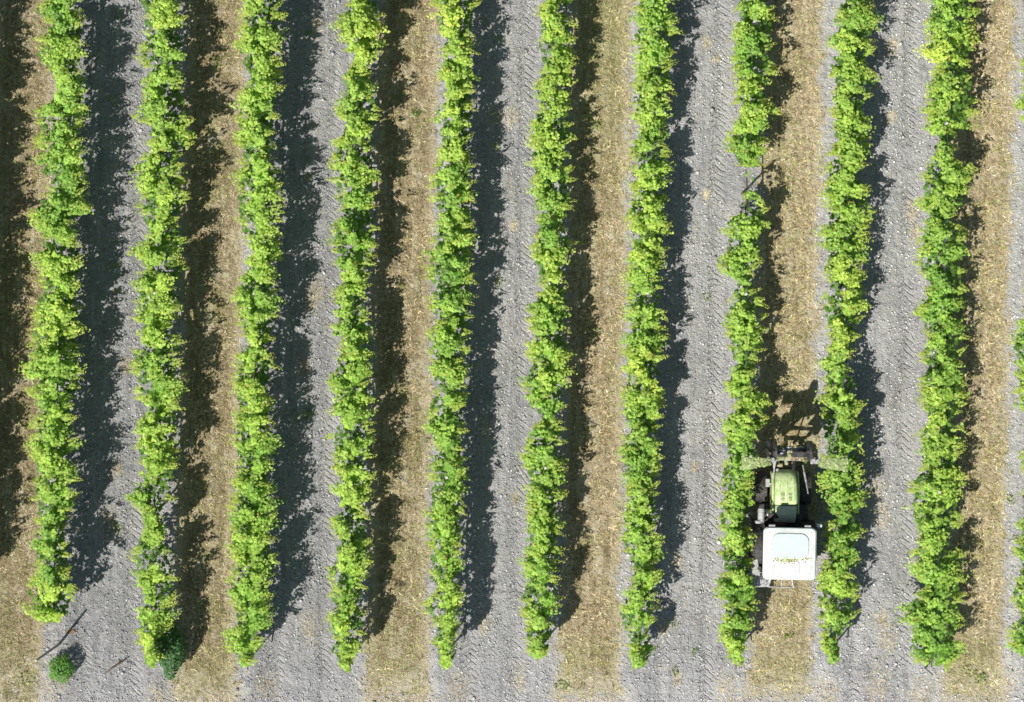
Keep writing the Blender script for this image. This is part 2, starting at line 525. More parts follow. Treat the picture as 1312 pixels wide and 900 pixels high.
# ------------------------------------------------------------------ leaves
RIM_A = np.radians([0, 32, 62, 98, 132, 180, 228, 262, 298, 328])
RIM_R = np.array([1.0, 0.68, 0.92, 0.62, 0.80, 0.30, 0.80, 0.62, 0.92, 0.68])
TPL = np.column_stack([RIM_R * np.cos(RIM_A), RIM_R * np.sin(RIM_A), -0.22 * RIM_R ** 2 + 0.10 * np.abs(np.sin(RIM_A))])
TPL = np.vstack([[0.0, 0.0, 0.03], TPL])
NL = len(TPL)
TRI = np.array([(0, 1 + k, 1 + (k + 1) % 10) for k in range(10)])


def leaf_mesh(name, pos, nrm, direc, size, col):
    n = len(pos)
    nrm = nrm / np.linalg.norm(nrm, axis=1, keepdims=True)
    t = direc - nrm * (direc * nrm).sum(1, keepdims=True)
    t /= np.linalg.norm(t, axis=1, keepdims=True) + 1e-9
    b = np.cross(nrm, t)
    P = TPL[None, :, :] * size[:, None, None]
    V = pos[:, None, :] + P[..., 0:1] * t[:, None, :] + P[..., 1:2] * b[:, None, :] + P[..., 2:3] * nrm[:, None, :]
    F = (np.arange(n)[:, None, None] * NL + TRI[None]).reshape(-1, 3)
    return np_mesh(name, V.reshape(-1, 3), F, np.repeat(np.column_stack([col, np.ones(n)]), NL, 0))


leaf_mat = tint_mat("vine_leaf", 0.5, 0.42, 0.3, 1.1)
bark_mat = mat("vine_bark", (0.13, 0.095, 0.065), (0.06, 0.045, 0.03), 30, 0.95, bump=0.01)
post_mat = mat("weathered_post", (0.52, 0.50, 0.46), (0.34, 0.32, 0.29), 14, 0.9, bump=0.006)
wire_mat = mat("galvanised_wire", (0.45, 0.45, 0.46), None, 20, 0.4, 0.8)

# outline of every vine row as seen from above: y, left edge, right edge (px of the 1312x900 picture)
ENV = {
1: "0 50 103,15 47 105,40 60 108,60 45 108,70 40 110,90 60 104,105 75 108,118 75 112,135 50 108,150 45 112,170 48 105,190 42 107,220 45 108,230 62 115,245 58 108,265 38 115,275 36 115,290 48 90,305 50 100,330 45 108,345 50 105,375 48 100,395 38 105,410 42 108,430 35 105,455 40 105,472 28 108,500 38 104,520 45 93,545 42 97,565 35 100,585 40 88,600 42 97,615 40 105,650 40 98,670 48 86,690 42 86,700 38 92,735 48 85,757 30 100,770 32 95,785 38 92,793 50 72",
2: "0 175 230,15 180 238,30 180 232,45 180 235,70 175 242,85 185 230,100 190 230,115 178 235,128 185 242,148 170 248,165 185 240,180 190 246,195 185 235,215 172 232,228 166 235,250 190 243,262 170 240,285 180 225,300 190 235,322 168 235,345 185 240,370 172 225,385 170 238,395 166 230,420 178 218,440 183 238,450 165 232,475 168 230,495 170 235,510 175 232,522 190 232,540 178 235,565 172 225,590 172 230,610 190 225,625 168 225,640 160 225,655 182 208,670 190 210,690 178 210,715 165 225,740 178 228,765 182 225,790 175 225,805 168 215,830 178 215,845 190 208,850 195 205",
3: "0 310 365,25 308 364,50 305 362,75 303 360,100 315 363,125 303 360,150 300 358,175 300 352,200 305 350,220 300 358,260 300 362,290 302 358,320 325 360,345 315 350,370 298 355,400 298 358,425 310 350,445 318 345,455 297 350,475 300 358,495 298 345,525 303 345,560 295 355,590 300 352,620 300 345,640 295 353,660 290 350,690 290 350,720 298 353,750 288 350,775 295 345,800 300 348,820 286 338,830 285 330,845 308 325,851 312 322",
4: "0 450 480,8 440 487,20 428 490,40 430 490,60 435 488,72 455 482,85 450 475,100 435 478,120 440 480,140 425 488,155 440 485,175 435 470,190 425 482,220 425 483,255 425 482,270 435 478,290 425 485,310 423 480,340 430 480,355 440 470,370 430 472,385 425 472,405 435 475,425 418 475,440 440 478,455 430 475,480 420 472,505 425 478,522 417 475,540 430 478,565 420 478,585 425 478,605 430 478,625 425 478,655 440 465,662 422 470,690 430 475,715 425 475,735 415 472,750 430 468,768 420 460,790 425 470,808 413 470,820 430 462,832 417 463,845 438 450,855 440 448",
5: "0 555 615,20 553 612,45 560 605,60 565 612,80 562 610,100 563 610,125 575 605,145 553 612,155 552 612,180 565 600,200 560 605,220 550 605,250 550 608,280 562 605,310 552 610,335 545 605,360 545 608,390 545 608,410 560 605,430 545 602,445 545 600,460 558 595,480 545 600,500 560 598,520 543 595,545 545 598,570 555 595,600 550 598,640 550 590,670 540 595,690 545 592,720 550 592,740 548 590,755 558 592,778 540 590,800 555 590,825 550 585,840 568 581,850 572 580",
6: "0 705 735,15 680 730,35 690 735,60 685 737,90 695 735,110 680 735,130 690 728,155 680 735,180 680 735,200 678 725,220 680 735,260 682 735,285 690 720,310 680 738,335 680 725,355 688 720,375 692 728,400 672 730,420 685 725,440 673 733,460 680 730,485 669 730,510 675 722,522 670 725,530 695 705,540 693 720,565 668 725,590 668 725,620 675 730,650 675 715,690 670 720,720 668 722,740 678 715,765 662 720,785 670 720,805 670 710,830 675 705,838 680 700",
7: "0 812 862,30 812 868,45 808 873,65 815 862,90 815 865,110 808 865,140 805 858,165 820 850,185 808 855,220 806 858,250 805 858,275 800 855,310 808 855,330 805 850,360 800 850,390 800 850,420 805 852,455 798 852,485 800 848,520 795 848,550 800 845,590 795 848,620 800 842,650 800 845,670 795 840,690 792 848,715 805 845,740 808 842,765 800 842,785 788 843,800 795 835,830 808 835,850 814 822",
8: "0 940 985,20 942 995,40 942 995,60 935 993,80 938 990,95 940 1000,110 945 980,130 940 990,150 945 997,165 938 985,185 930 985,200 935 975,212 945 980,218 962 975,240 952 962,250 950 966,265 945 985,290 924 985,310 930 975,330 926 980,345 922 965,360 945 965,380 935 980,410 925 980,430 930 985,455 935 975,475 940 970,497 922 965,520 945 985,540 925 985,560 925 975,585 930 978,610 920 968,640 922 966,670 918 962,690 925 968,705 917 972,730 925 966,760 918 972,790 930 965,818 919 965,840 935 948,851 938 945",
9: "0 1070 1120,25 1075 1125,55 1065 1120,85 1060 1110,105 1065 1127,130 1062 1112,150 1068 1110,170 1065 1118,195 1065 1120,210 1055 1115,225 1053 1108,240 1055 1112,270 1060 1118,300 1050 1110,320 1055 1115,345 1050 1105,365 1060 1114,390 1052 1108,410 1050 1105,440 1065 1098,465 1050 1087,490 1055 1100,520 1050 1105,545 1050 1098,570 1055 1103,600 1053 1108,625 1054 1108,655 1060 1105,675 1057 1109,695 1053 1100,715 1055 1100,735 1045 1090,760 1042 1098,785 1045 1100,810 1045 1080,820 1055 1065,845 1060 1067",
10: "0 1190 1255,20 1185 1250,45 1185 1250,65 1182 1250,85 1205 1240,110 1188 1253,135 1188 1253,165 1187 1243,175 1205 1220,200 1200 1222,220 1178 1248,235 1178 1240,260 1178 1240,280 1192 1220,300 1175 1240,320 1175 1245,340 1172 1235,365 1185 1240,390 1180 1240,405 1172 1230,430 1190 1240,450 1178 1235,470 1183 1235,490 1178 1235,513 1173 1240,540 1190 1222,558 1172 1240,580 1180 1230,600 1185 1235,615 1164 1235,640 1165 1230,665 1165 1232,690 1178 1215,710 1165 1235,725 1166 1232,750 1185 1235,775 1157 1235,792 1160 1238,815 1165 1230,830 1157 1233,845 1178 1225,849 1185 1215",
11: "0 1322 1385,50 1318 1380,90 1307 1375,150 1308 1375,200 1320 1375,300 1318 1370,390 1315 1365,435 1296 1360,455 1292 1360,470 1310 1360,492 1293 1360,505 1300 1360,540 1314 1360,600 1308 1355,680 1308 1355,705 1294 1350,720 1308 1350,760 1293 1350,790 1305 1350,815 1286 1350,828 1294 1340,836 1305 1330",
0: "0 -80 -14,60 -84 -22,120 -78 -16,200 -82 -22,300 -86 -14,400 -80 -22,500 -86 -18,600 -86 -24,700 -88 -24,740 -84 -30,760 -78 -40",
}
env = {}
for r, s in ENV.items():
    a = np.array([[float(v) for v in q.split()] for q in s.split(",")])
    env[r] = a


def envelope(r, y):
    a = env[r]
    L, R = np.interp(y, a[:, 0], a[:, 1]), np.interp(y, a[:, 0], a[:, 2])
    t = np.maximum(0, -y)                   # beyond the upper edge of the picture the row goes on with its own lean
    wv = 6 * np.sin(y * .11 + r)
    return L + t * SL + (y < 0) * wv, R + t * SL + (y < 0) * wv * .6


def vine_leaves(r, ya, yb, seed, n_scale=1.0, vigour=1.0):
    g = np.random.default_rng(seed)
    yend = env[r][-1, 0]
    seg = yb - ya
    ym = (ya + yb) / 2
    Lm, Rm = envelope(r, np.linspace(ya, min(yb, yend), 7))
    width = np.maximum(Rm - Lm, 6).mean()
    ns = max(9, int(50 * seg / 57 * width / 58 * n_scale))
    # several shoots of one vine gather into a few sprays, which gives clumps and gaps
    nspray = max(5, int(ns / 5.0))
    spray_z = g.uniform(-.22, .10, nspray)
    spray_c = g.uniform(.86, 1.14, nspray)
    spray_w = g.uniform(.7, 1.5, nspray)
    spray_y = g.uniform(ya - 3, yb + 3, nspray)
    spray_s = g.uniform(-1, 1, nspray)
    pos, nrm, dr, size, col = [], [], [], [], []
    vine_hue = g.normal(.01, .06)
    for k in range(ns):
        q = g.integers(0, nspray)
        ty = min(spray_y[q] + g.normal(0, 3.9) * spray_w[q], yend - g.random() * 5)
        s = np.clip(spray_s[q] * 1.05 + g.normal(0, .20) * spray_w[q], -1.22, 1.22)
        L, R = envelope(r, ty)
        z1 = (2.18 - 0.50 * abs(s) ** 1.8 - 0.20 * g.random() + spray_z[q]) * vigour
        tx = (L + R) / 2 + s * ((R - L) / 2 + 1.0)
        X1, Y1 = px(tx, ty, z1)
        yb0 = np.clip(ty + g.normal(0, 7), ya - 2, yb + 2)
        Y0 = px(0, min(yb0, yend - 6))[1]
        X0 = ROW_U[r] + SL * Y0 + g.normal(0, .03)
        b0 = np.array([X0, Y0, 0.92 + .1 * g.random()])
        b2 = np.array([X1, Y1, z1])
        b1 = np.array([X0 * .7 + X1 * .3, Y0 * .6 + Y1 * .4, z1 + .12])
        nl = int(19 + 7 * g.random())
        t = np.linspace(.22, 1.0, nl) + g.normal(0, .02, nl)
        P = ((1 - t) ** 2)[:, None] * b0 + (2 * t * (1 - t))[:, None] * b1 + (t ** 2)[:, None] * b2
        D = (2 * (1 - t))[:, None] * (b1 - b0) + (2 * t)[:, None] * (b2 - b1)
        D /= np.linalg.norm(D, axis=1, keepdims=True) + 1e-9
        side = np.cross(D, [0, 0, 1.0])
        side /= np.linalg.norm(side, axis=1, keepdims=True) + 1e-6
        alt = np.where(np.arange(nl) % 2 == 0, 1.0, -1.0)[:, None]
        sz = 0.062 * (1.15 - .62 * np.clip(t, 0, 1) ** 1.5) * (0.75 + .5 * g.random(nl))
        P = P + side * alt * (sz * .75)[:, None] + g.normal(0, .022, (nl, 3))
        nn = np.array([-.12, -.14, 1.15]) + side * alt * .40 + D * .25 + g.normal(0, .33, (nl, 3))
        nn[:, 2] = np.abs(nn[:, 2]) + .12
        pos.append(P); nrm.append(nn)
        dr.append(side * alt + D * .8 + g.normal(0, .3, (nl, 3)))
        size.append(sz)
        y_ = np.clip((t - .62) / .38, 0, 1)[:, None] * g.uniform(.3, 1.0)
        base = np.array([0.31, 0.485, 0.08]) * (0.50 + .80 * g.random((nl, 1)))
        young = np.array([0.47, 0.60, 0.135]) * (0.8 + .4 * g.random((nl, 1)))
        c = base * (1 - y_ * .8) + young * y_ * .8
        c = c * spray_c[q] * (1 + vine_hue) * np.array([1 + vine_hue + (spray_c[q] - 1) * .5, 1, 1])
        odd = g.random(nl) < .012
        c[odd] = np.array([0.42, 0.34, 0.07])
        col.append(c)
    for k in range(int(round(11 * seg / 57 * n_scale))):
        ty = g.uniform(ya, yb)
        if ty > yend - 3: continue
        sd_ = g.choice([-1, 1])
        L, R = envelope(r, ty)
        e = R if sd_ > 0 else L
        z1 = g.uniform(1.3, 1.9) * vigour
        rise = g.normal(0, .10)
        ex, ey = px(e + sd_ * g.uniform(-1, 6), ty, z1)
        Lw = g.uniform(.22, .42)
        nl = 15
        t = np.linspace(0, 1, nl)
        D = np.array([sd_ * 1.0, rise * 4, -.15]); D /= np.linalg.norm(D)
        P = np.array([ex, ey, z1]) - D * Lw * (1 - t)[:, None]
        side = np.cross(D, [0, 0, 1.0]); side /= np.linalg.norm(side)
        alt = np.where(np.arange(nl) % 2 == 0, 1.0, -1.0)[:, None]
        sz = .050 * (1.15 - .85 * t) * g.uniform(.8, 1.2, nl)
        P = P + side * alt * (sz * .8)[:, None] + g.normal(0, .008, (nl, 3))
        pos.append(P); nrm.append(np.array([0, 0, 1.0]) + side * alt * .3 + g.normal(0, .25, (nl, 3)))
        dr.append(side * alt + D * 1.2); size.append(sz)
        col.append(np.array([0.36, 0.49, 0.09]) * g.uniform(.75, 1.15, (nl, 1)) * (1 + np.array([.25, 0, 0]) * t[:, None]))
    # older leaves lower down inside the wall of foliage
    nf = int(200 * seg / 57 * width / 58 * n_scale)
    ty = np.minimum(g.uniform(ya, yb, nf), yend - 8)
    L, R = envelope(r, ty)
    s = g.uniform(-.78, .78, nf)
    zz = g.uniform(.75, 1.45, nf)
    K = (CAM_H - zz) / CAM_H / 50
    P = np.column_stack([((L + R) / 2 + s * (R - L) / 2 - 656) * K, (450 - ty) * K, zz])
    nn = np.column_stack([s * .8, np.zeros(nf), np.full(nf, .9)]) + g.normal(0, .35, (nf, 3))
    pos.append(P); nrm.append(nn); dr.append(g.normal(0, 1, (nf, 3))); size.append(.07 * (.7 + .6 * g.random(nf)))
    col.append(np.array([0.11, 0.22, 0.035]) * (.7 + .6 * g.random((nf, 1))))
    return tuple(np.concatenate(a) for a in (pos, nrm, dr, size, col))


def trunk_bm(seed, cordon):
    g = random.Random(seed)
    bm = bmesh.new()
    pts, x, y = [], 0.0, 0.0
    for k in range(6):
        pts.append((x, y, -0.02 + k * .188))
        x += g.uniform(-.025, .025); y += g.uniform(-.03, .03)
    add_path(bm, pts, [.045, .036, .032, .030, .032, .036], 7)
    tx, ty, tz = pts[-1]
    for sgn in (-1, 1):
        arm = [(tx, ty, tz - .02)]
        for k in range(1, 5):
            arm.append((tx * (1 - k / 4) + g.uniform(-.012, .012), ty + sgn * cordon * k / 4, tz + .02 + g.uniform(-.015, .02)))
        add_path(bm, arm, [.028, .024, .021, .018, .014], 6)
    return bm


ORD = ["lowest", "second", "third", "fourth", "fifth", "sixth", "seventh", "eighth", "ninth", "tenth", "eleventh", "twelfth",
       "thirteenth", "fourteenth", "fifteenth", "sixteenth", "seventeenth", "eighteenth", "nineteenth"]
ROWNAME = {
    0: "in the row just beyond the left edge", 1: "in the leftmost full row", 2: "in the second full row from the left",
    3: "in the third full row from the left", 4: "in the fourth full row from the left", 5: "in the fifth full row from the left",
    6: "in the sixth full row from the left", 7: "in the second row left of the tractor", 8: "in the row directly left of the tractor",
    9: "in the row directly right of the tractor", 10: "in the second row right of the tractor", 11: "in the row cut by the right edge",
}
SPAN = 57.5
VIG = {0: .98, 1: 1.04, 2: .96, 3: 1.03, 4: .96, 5: 1.0, 6: .93, 7: .93, 8: .86, 9: .86, 10: .80, 11: .80}   # the rows get lower towards the right
trunks = [trunk_bm(100 + k, .54) for k in range(6)]
trunk_me = []
for k, b in enumerate(trunks):
    me = bpy.data.meshes.new("trunk")
    bmesh.ops.recalc_face_normals(b, faces=b.faces)
    b.to_mesh(me); b.free()
    me.materials.append(bark_mat)
    trunk_me.append(me)

for r in range(0, 12):
    yend = env[r][-1, 0]
    k, yb = 0, yend + 2
    while yb > -75:
        ya = yb - SPAN
        yc = (ya + yb) / 2
        if r == 8 and 205 < yc < 232:       # missing vine: the gap in this row
            pass
        P, Nn, D, S, Cc = vine_leaves(r, ya, yb, 1000 * r + k, vigour=VIG[r], n_scale=0.88 if r == 2 else (0.45 if (r == 8 and 215 < yc < 262) else 1.0))
        if r == 8:                           # nothing hangs over the bare gap
            ypx = 450 - P[:, 1] * 50 * CAM_H / (CAM_H - P[:, 2])
            ok = ~((ypx > 213) & (ypx < 246) & (rng.random(len(ypx)) < .985))
            P, Nn, D, S, Cc = P[ok], Nn[ok], D[ok], S[ok], Cc[ok]
        if r in (8, 9):                      # foliage pressed aside where the tractor stands
            X, Yw = P[:, 0], P[:, 1]
            tx = 6.84
            ok = ~((Yw > -6.0) & (Yw < -2.0) & (np.abs(X - tx) < 0.80 + rng.normal(0, .05, len(X))))
            P, Nn, D, S, Cc = P[ok], Nn[ok], D[ok], S[ok], Cc[ok]
        Y = (450 - yc) / 50.0
        X = ROW_U[r] + SL * Y
        Z = float(ground_z(np.array([X]), np.array([Y]))[0])
        v = empty("grapevine", (X, Y, Z))
        nm = ORD[k]
        tag(v, f"{nm} grapevine from the bottom {ROWNAME[r]}" if k else f"bottom end grapevine {ROWNAME[r]}", "grapevine", "grapevines trained in parallel rows")
        if len(P):
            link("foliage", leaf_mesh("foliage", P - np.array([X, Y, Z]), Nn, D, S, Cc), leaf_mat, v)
        t = bpy.data.objects.new("trunk", trunk_me[(k * 5 + r) % 6])
        t.parent = v
        t.rotation_euler = (0, 0, -SL)
        C.objects.link(t)
        yb = ya
        k += 1

# ------------------------------------------------------------------ trellis: posts and wires of each row
ROWPLAIN = {k: v.replace("in the ", "of the ") for k, v in ROWNAME.items()}
for r in range(0, 12):
    yend = env[r][-1, 0]
    foot_px = {1: 824, 10: 856}.get(r, yend - 12)
    Y0 = (450 - foot_px) / 50.0
    t = empty("trellis", (ROW_U[r] + SL * Y0, Y0, 0))
    tag(t, f"wooden posts and steel wires {ROWPLAIN[r]}", "trellis", "trellises carrying the vine rows")
    tops = []
    n = 5
    for k in range(n):
        yy = k * 4.6
        xx = SL * yy
        zg = float(ground_z(np.array([t.location.x + xx]), np.array([Y0 + yy]))[0])
        bm = bmesh.new()
        if k == 0:
            top = (-0.28 if r == 1 else -.05, -0.22, 1.80) if r in (1,) else (0.0, -.02, 1.35)
            add_tube(bm, (xx, yy, zg - .15), top, .026 if r != 1 else .034, .022 if r != 1 else .028, 9)
        else:
            top = (xx, yy, 1.62)
            add_tube(bm, (xx, yy, zg - .15), top, .04, .036, 8)
        bm_obj("post", bm, post_mat, t, smooth=False)
        tops.append(top)
    for z in (0.95, 1.25, 1.5):
        bm = bmesh.new()
        pts = []
        for k, tp in enumerate(tops):
            f = z / tp[2] if k == 0 else 1.0
            pts.append((tp[0] * f + (0.045 if k else 0.04), tp[1] * f if k == 0 else tp[1], min(z, tp[2])))
        add_path(bm, pts, .003, 4)
        bm_obj("wire", bm, wire_mat, t)

# ------------------------------------------------------------------ shrubs, sprig, weeds
def leafy_blob(n, rad, zc, zr, size, c0, seed, lean=(0, 0)):
    g = np.random.default_rng(seed)
    d = g.normal(0, 1, (n, 3)); d /= np.linalg.norm(d, axis=1, keepdims=True)
    lump = 1 + .16 * np.sin(d[:, 0] * 5 + seed) * np.cos(d[:, 1] * 4)
    rr = (0.45 + .55 * g.random(n) ** .5) * lump
    P = np.column_stack([d[:, 0] * rr * rad[0], d[:, 1] * rr * rad[1], np.maximum(.04, zc + d[:, 2] * rr * zr)])
    P[:, 0] += lean[0] * P[:, 2]; P[:, 1] += lean[1] * P[:, 2]
    nn = d * .8 + np.array([0, 0, .6]) + g.normal(0, .4, (n, 3))
    col = np.array(c0) * (.6 + .8 * g.random((n, 1)))
    return P, nn, g.normal(0, 1, (n, 3)), size * (.6 + .7 * g.random(n)), col


def shrub(name, x, y, rad, zc, zr, n, size, c0, seed, label, cat):
    o = empty(name, (x, y, 0))
    link("foliage", leaf_mesh("foliage", *leafy_blob(n, rad, zc, zr, size, c0, seed)), leaf_mat, o)
    bm = bmesh.new()
    g = random.Random(seed)
    for k in range(6):
        a = g.random() * 2 * PI
        e = (rad[0] * .6 * math.cos(a), rad[1] * .6 * math.sin(a), zc + zr * .4)
        add_path(bm, [(0, 0, -.03), (e[0] * .3, e[1] * .3, e[2] * .5), e], [.014, .010, .004], 5)
    bm_obj("stem", bm, bark_mat, o)
    tag(o, label, cat)
    return o


x, y = px(78, 857, .3)
shrub("bush", x, y, (.32, .36), .36, .36, 1500, .026, (0.15, 0.31, 0.065), 3, "small round bright green bush standing alone at the lower left", "bush")
x, y = px(219, 833, .8)
shrub("dark_shrub", x, y, (.36, .72), .75, .60, 2200, .038, (0.075, 0.17, 0.055), 5, "dark green shrub leaning on the lower end of the second full row", "shrub")

x, y = px(1062, 835, .3)
o = empty("vine_sprig", (x, y, 0))
g = np.random.default_rng(77)
t = np.linspace(0, 1, 34)
P = np.column_stack([-.10 + .26 * t + g.normal(0, .025, 34), .30 - .52 * t, .45 - .3 * t + g.normal(0, .02, 34)])
link("foliage", leaf_mesh("foliage", P, g.normal(0, .4, (34, 3)) + [0, 0, 1], g.normal(0, 1, (34, 3)), .045 * (.7 + .5 * g.random(34)), np.array([.14, .25, .035]) * (.7 + .6 * g.random((34, 1)))), leaf_mat, o)
bm = bmesh.new()
add_path(bm, [(-.16, .42, -.02), (-.12, .32, .44), (.0, .1, .38), (.15, -.22, .12)], [.010, .009, .007, .004], 5)
bm_obj("stem", bm, bark_mat, o)
tag(o, "single drooping green shoot below the row right of the tractor", "vine shoot")

WEEDS = [(150, 18, .16), (145, 128, .14), (128, 38, .1), (283, 78, .2), (278, 86, .16), (272, 175, .15), (395, 45, .14), (395, 225, .1), (396, 398, .12),
         (385, 535, .16), (396, 530, .13), (512, 105, .12), (515, 365, .13), (635, 150, .2), (652, 157, .12), (640, 50, .1), (634, 187, .12), (735, 400, .15),
         (760, 425, .24), (748, 310, .1), (758, 105, .18), (762, 160, .2), (750, 150, .12), (745, 612, .2), (640, 362, .12), (533, 145, .18), (545, 150, .14),
         (250, 172, .1), (865, 800, .12), (867, 875, .12), (890, 835, .1), (865, 860, .14), (840, 825, .1), (150, 375, .12), (150, 340, .14), (155, 655, .2),
         (150, 675, .18), (365, 640, .1), (612, 560, .12), (905, 380, .1), (960, 775, .12), (1005, 775, .14), (1295, 640, .14), (1300, 690, .12), (740, 870, .2),
         (720, 878, .22), (35, 870, .2), (50, 885, .2), (1255, 870, .22), (1240, 858, .2), (80, 822, .16), (1010, 815, .12), (10, 352, .12), (3, 385, .12)]
A = [[], [], [], [], []]
for k, (wx, wy, s) in enumerate(WEEDS):
    x, y = px(wx, wy)
    n = int(190 * s)
    if k % 3 == 2: continue
    b = leafy_blob(n, (s * rng.uniform(.6, 1.3), s * rng.uniform(.6, 1.3)), .03, .06, .030, ((0.26, 0.34, 0.11), (0.36, 0.40, 0.18), (0.20, 0.29, 0.09))[k % 3 if k % 5 else 2], 300 + k)
    P = b[0] + np.array([x, y, float(ground_z(np.array([x]), np.array([y]))[0])])
    for q, v in zip(A, (P,) + b[1:]): q.append(v)
wd = link("weeds", leaf_mesh("weeds", *[np.concatenate(v) for v in A]), leaf_mat)
tag(wd, "low green weeds scattered over the lanes and strips", "weeds", kind="stuff")

# stray sticks, board
wood = mat("weathered_wood", (0.15, 0.105, 0.07), (0.07, 0.05, 0.035), 25, 0.95, bump=.006)
(x0, y0), (x1, y1) = px(135, 863), px(163, 844)
o = empty("fallen_stick", (x0, y0, 0))
bm = bmesh.new()
dx, dy = x1 - x0, y1 - y0
add_path(bm, [(0, 0, .03), (dx * .35 - .01, dy * .35 + .01, .055), (dx * .7, dy * .7, .06), (dx, dy, .035)], [.013, .022, .024, .014], 7)
add_path(bm, [(dx * .55, dy * .55, .055), (dx * .7 - .03, dy * .7 + .06, .09)], [.012, .005], 5)
bm_obj("branch", bm, wood, o)
tag(o, "dark fallen stick lying on grey soil near the round bush", "stick")
(x0, y0) = px(87, 809)
o = empty("broken_board", (x0, y0, 0))
bm = bmesh.new()
add_prism(bm, [(-.2, -.03), (.12, -.06), (.21, -.02), (.17, .04), (.05, .055), (-.19, .045)], .02, .055)
bm_obj("plank", bm, mat("brown_board", (0.22, 0.14, 0.08), (0.10, 0.06, 0.035), 20, .9), o, bevel=.004)
bm = bmesh.new()
add_path(bm, [(.02, -.03, .07), (.16, .10, .16), (.22, .24, .10)], [.012, .010, .006], 5)
bm_obj("splinter", bm, wood, o)
tag(o, "broken brown board on the ground below the leftmost full row", "board")

# ------------------------------------------------------------------ tractor
dusty = N("dusty_green_paint")
c = dusty.mix(dusty.smooth(dusty.noise(7, 5, .65), .38, .62), (0.41, 0.52, 0.21), (0.54, 0.61, 0.34))
c = dusty.mix(dusty.math('MULTIPLY', dusty.smooth(dusty.noise(24, 5, .7), .48, .60), .65), c, (0.17, 0.27, 0.07))
dusty.t.links.new(c, dusty.b.inputs["Base Color"])
dusty.b.inputs["Roughness"].default_value = .42
GREEN = dusty.m
COWL = mat("lifted_hood_green", (0.46, 0.54, 0.30), (0.58, 0.64, 0.42), 9, .55)  # hood green made lighter to offset the cab's shadow falling there
WHITE = N("white_roof")
c = WHITE.mix(WHITE.smooth(WHITE.noise(5, 4), .4, .7), (0.60, 0.635, 0.60), (0.53, 0.565, 0.53))
c = WHITE.mix(WHITE.math('MULTIPLY', WHITE.smooth(WHITE.noise(9, 6, .75), .54, .70), .55), c, (0.40, 0.41, 0.33))
WHITE.t.links.new(c, WHITE.b.inputs["Base Color"])
WHITE.b.inputs["Roughness"].default_value = .45
WHITE = WHITE.m
HATCH = mat("pale_hatch", (0.50, 0.58, 0.555), (0.43, 0.51, 0.485), 12, .5)
SEAL = mat("dirty_seal", (0.30, 0.30, 0.26), (0.55, 0.56, 0.5), 22, .8)
RUBBER = mat("dusty_rubber", (0.025, 0.025, 0.025), (0.07, 0.065, 0.06), 18, .85, bump=.004)
CHASSIS = mat("black_chassis", (0.018, 0.018, 0.019), (0.05, 0.045, 0.04), 12, .6)
STEEL = mat("worn_steel", (0.45, 0.45, 0.45), (0.25, 0.24, 0.23), 16, .45, .5)
PALE = mat("pale_grey_plastic", (0.40, 0.40, 0.39), (0.26, 0.26, 0.255), 14, .5)
RIMM = mat("rim_paint", (0.36, 0.37, 0.35), (0.20, 0.19, 0.17), 14, .5)
glass = N("tinted_glass")
glass.b.inputs["Base Color"].default_value = (0.02, 0.03, 0.03, 1)
glass.b.inputs["Roughness"].default_value = .06
glass.b.inputs["Alpha"].default_value = .72
GLASS = glass.m

TX, TY, TR = 6.84, -4.95, -SL
TT = empty("tractor", (TX, TY, 0), TR)
tag(TT, "narrow green vineyard tractor with white cab roof between two vine rows", "tractor")


def rrr(c, r0):
    return [(c[0] + p[0], c[1] + p[1]) for p in r0]


# chassis
bm = bmesh.new()
add_box(bm, (0, .75, .62), (.34, 2.5, .30))
add_box(bm, (0, 0, .60), (1.15, .22, .22))
add_box(bm, (0, .35, .78), (.9, .95, .10))
add_box(bm, (0, -.45, .62), (.5, .35, .4))
bm_obj("chassis", bm, CHASSIS, TT, bevel=.02)
bm = bmesh.new()
add_box(bm, (0, 1.45, .42), (1.02, .12, .12))
add_box(bm, (0, 1.45, .52), (.26, .3, .2))
bm_obj("front_axle", bm, CHASSIS, TT, bevel=.015)

# hood: lofted cross-sections, nose rounded and lowered
def loft(sections):
    bm = bmesh.new()
    rings = []
    for yy, hw, z0, z1, rr_ in sections:
        ring = [(-hw, z0)]
        for k in range(7):
            a = PI - k * PI / 12
            ring.append((-hw + rr_ + rr_ * math.cos(a), z1 - rr_ + rr_ * math.sin(a)))
        for k in range(7):
            a = PI / 2 - k * PI / 12
            ring.append((hw - rr_ + rr_ * math.cos(a), z1 - rr_ + rr_ * math.sin(a)))
        ring.append((hw, z0))
        mid = len(ring) // 2
        rings.append([bm.verts.new((px_, yy, pz)) for px_, pz in ring])
    for A_, B_ in zip(rings, rings[1:]):
        for k in range(len(A_) - 1):
            bm.faces.new((A_[k], A_[k + 1], B_[k + 1], B_[k]))
    bm.faces.new(rings[0]); bm.faces.new(rings[-1][::-1])
    return bm


bm = loft([(1.10, .285, .85, 1.47, .10), (1.35, .29, .85, 1.465, .11), (1.60, .285, .84, 1.44, .12), (1.78, .27, .82, 1.39, .14), (1.88, .245, .80, 1.32, .15), (1.95, .20, .78, 1.20, .15), (1.98, .15, .78, 1.05, .10)])
hood = bm_obj("hood", bm, GREEN, TT, smooth=True)
bm = bmesh.new()
add_path(bm, [(0.0, 1.12, 1.473), (0.0, 1.6, 1.452), (0, 1.80, 1.385)], .006, 5)
for s in (-1, 1):
    add_path(bm, [(s * .17, 1.13, 1.475), (s * .175, 1.5, 1.465), (s * .16, 1.76, 1.395)], .008, 5)
bm_obj("crease", bm, COWL, hood)
for s in (-1, 1):
    bm = bmesh.new()
    for k in range(6): add_box(bm, (s * .095, 1.22 + k * .035, 1.470 - k * .0012), (.09, .012, .008))
    bm_obj("vent", bm, CHASSIS, hood)
